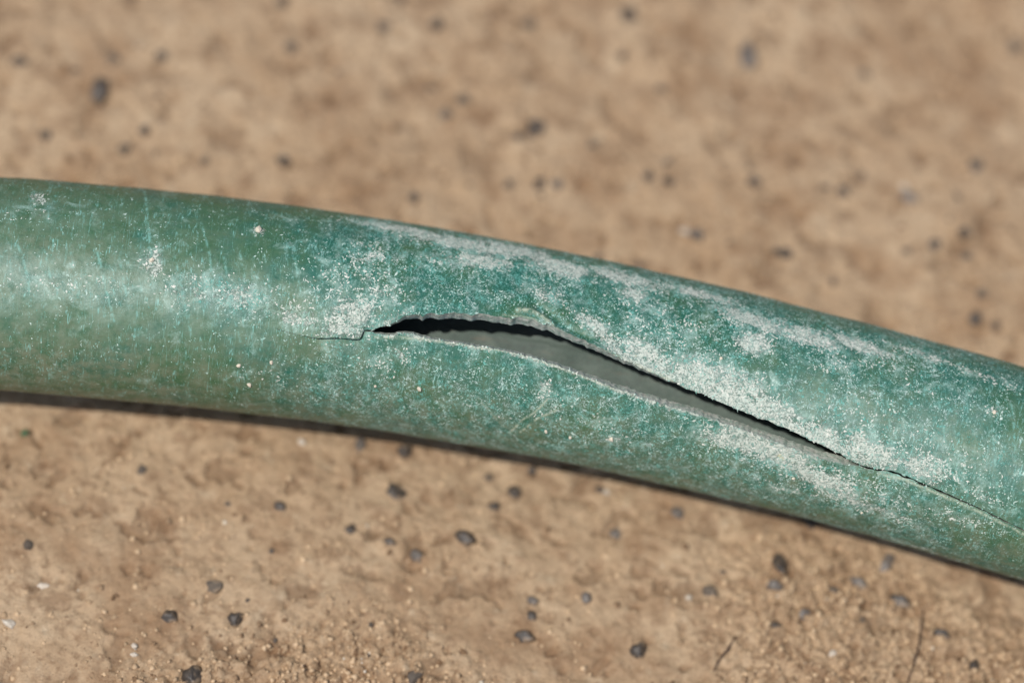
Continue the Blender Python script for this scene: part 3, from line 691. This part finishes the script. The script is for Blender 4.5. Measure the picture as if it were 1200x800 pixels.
# thin dead roots lying on the soil
def root(pl, r0, label):
    q = []
    for a, b in zip(pl[:-1], pl[1:]):
        for t in np.linspace(0, 1, 9)[:-1]: q.append((a[0] + (b[0] - a[0]) * t, a[1] + (b[1] - a[1]) * t))
    q.append(pl[-1]); P = []
    for (px, py) in q:
        p = on_plane(px, py, 0.0)
        for _ in range(3): p = on_plane(px, py, float(height(np.array([p[0]]), np.array([p[1]]))[0]) + 0.18)
        P.append(p)
    P = np.array(P); P[1:-1, 2] = np.maximum(P[1:-1, 2], (P[:-2, 2] + P[2:, 2]) / 2)
    V = []; n = len(P)
    for i in range(n):
        t = P[min(i + 1, n - 1)] - P[max(i - 1, 0)]; t /= np.linalg.norm(t); a = np.cross(t, [0, 0, 1]); a /= np.linalg.norm(a); b = np.cross(a, t)
        r = r0 * (0.35 + 0.65 * math.sin(math.pi * (i + .6) / n)) * rng.uniform(.8, 1.2)
        for k in range(7): V.append(P[i] + r * (math.cos(k * 2 * math.pi / 7) * a + math.sin(k * 2 * math.pi / 7) * b))
    F = [(i * 7 + k, i * 7 + (k + 1) % 7, (i + 1) * 7 + (k + 1) % 7, (i + 1) * 7 + k) for i in range(n - 1) for k in range(7)]
    o = mesh_from("dead_root", np.array(V), np.array(F), M_ROOT); o["label"] = label; o["category"] = "root"; o["group"] = "thin dead roots on the soil"
root([(1082, 712), (1079, 735), (1076, 760), (1070, 780), (1062, 802)], 0.13, "long thin dark root near the right corner of the foreground")
root([(862, 745), (852, 762), (843, 772), (836, 786)], 0.16, "short dark root in the foreground, left of the longer one near the corner")

# grit and pale flakes stuck to the hose
spots = [(280, 428, 5), (292, 450, 4.5), (491, 455, 5.5), (318, 424, 3.5), (716, 514, 5), (845, 420, 3.5), (1165, 483, 4), (440, 452, 3), (178, 305, 5), (303, 270, 5), (1010, 600, 3), (930, 560, 3.5), (640, 505, 3), (668, 512, 3)]
q = inv([(a, b) for a, b, _ in spots]); P = surf(q[:, 0], q[:, 1], 0.05)
o = swarm("stuck_grit", P, np.array([c for _, _, c in spots]) / 10 * 0.7, np.where(rng.uniform(size=len(spots)) < 0.6, 1.5, 1.35), M_GRAIN, parent=hose)
def slivers(name, prob, n, la, lb, mat, thr=None):
    cs = np.cumsum(prob.ravel()); k = np.searchsorted(cs, rng.uniform(0, cs[-1], n)); k = k[k < cs.size]
    if thr is not None: k = k[thr(SG.ravel()[k], A.ravel()[k])]
    n = len(k); a = SG.ravel()[k] + rng.uniform(-.07, .07, n); t = TH.ravel()[k]; d = dr.ravel()[k]
    P0 = surf(a, t, d - 0.004); es = surf(a + 0.05, t, d) - surf(a, t, d); et = surf(a, t + 0.01, d) - surf(a, t, d); en = surf(a, t, d + 1) - surf(a, t, d)
    es /= np.linalg.norm(es, axis=1)[:, None]; et /= np.linalg.norm(et, axis=1)[:, None]
    an = rng.uniform(0, 2 * np.pi, n); u = es * np.cos(an)[:, None] + et * np.sin(an)[:, None]; v = et * np.cos(an)[:, None] - es * np.sin(an)[:, None]
    L_ = np.clip(rng.lognormal(la, 0.45, n), 0.05, 0.42)[:, None]; W_ = np.clip(rng.lognormal(lb, 0.35, n), 0.028, 0.2)[:, None]; bend = rng.uniform(-0.5, 0.5, n)[:, None] * L_; hh = np.clip(W_ * 0.35, 0.01, 0.035)
    Vv = np.stack([P0 - u * L_ + v * bend, P0 - v * W_, P0 + u * L_ + v * bend, P0 + v * W_ * rng.uniform(.6, 1.4, (n, 1)), P0 + en * hh, P0 - en * 0.03], 1)
    Ff = np.array([(0, 1, 4), (1, 2, 4), (2, 3, 4), (3, 0, 4), (1, 0, 5), (2, 1, 5), (3, 2, 5), (0, 3, 5)])
    F = (Ff[None] + (np.arange(n) * 6)[:, None, None]).reshape(-1, 3)
    o = mesh_from(name, Vv.reshape(-1, 3), F, mat, hose, attrs={"tone": np.repeat(rng.uniform(0, 1, n), 6)}, smooth=False); o["kind"] = "stuff"
def flake_material(nm, c0, c1):
    g = NG(nm); t = g.attr("tone"); g.set(g.b.inputs["Base Color"], g.mix(t, c0, c1)); g.b.inputs["Roughness"].default_value = 0.6; return g.m
vis = (SG > -70) * (SG < 72) * (THf > -1.2) * (THf < 2.1)
slivers("scale_flakes", np.minimum(np.clip(crust - 0.3, 0, 1)**1.3, 0.36) * vis * np.where(xw < 330, 0.5, 1.0) * np.where((dU < 1.0) | (dL < 0.7), 0.15, 1.0), 15000, -1.98, -2.5, flake_material("pale_scale_flakes", srgb(156, 176, 162), srgb(218, 214, 202)),
        lambda a, b: fbm(a / 1.5, b / 1.5, 211, 4, 0.7) > 0.0)
slivers("scuffed_fibres", np.clip(fleck - 0.2, 0, 1)**1.6 * vis, 30000, -2.05, -2.85, flake_material("scuffed_rubber_fibres", srgb(110, 164, 148), srgb(196, 212, 200)),
        lambda a, b: fbm(a / 2.6, b / 2.6, 221, 4, 0.65) > 0.02)
print("tris approx", sum(sum(1 for _ in [0]) * len(o.data.polygons) * (2 if len(o.data.polygons[0].vertices) == 4 else 1) for o in bpy.data.objects if o.type == 'MESH'))
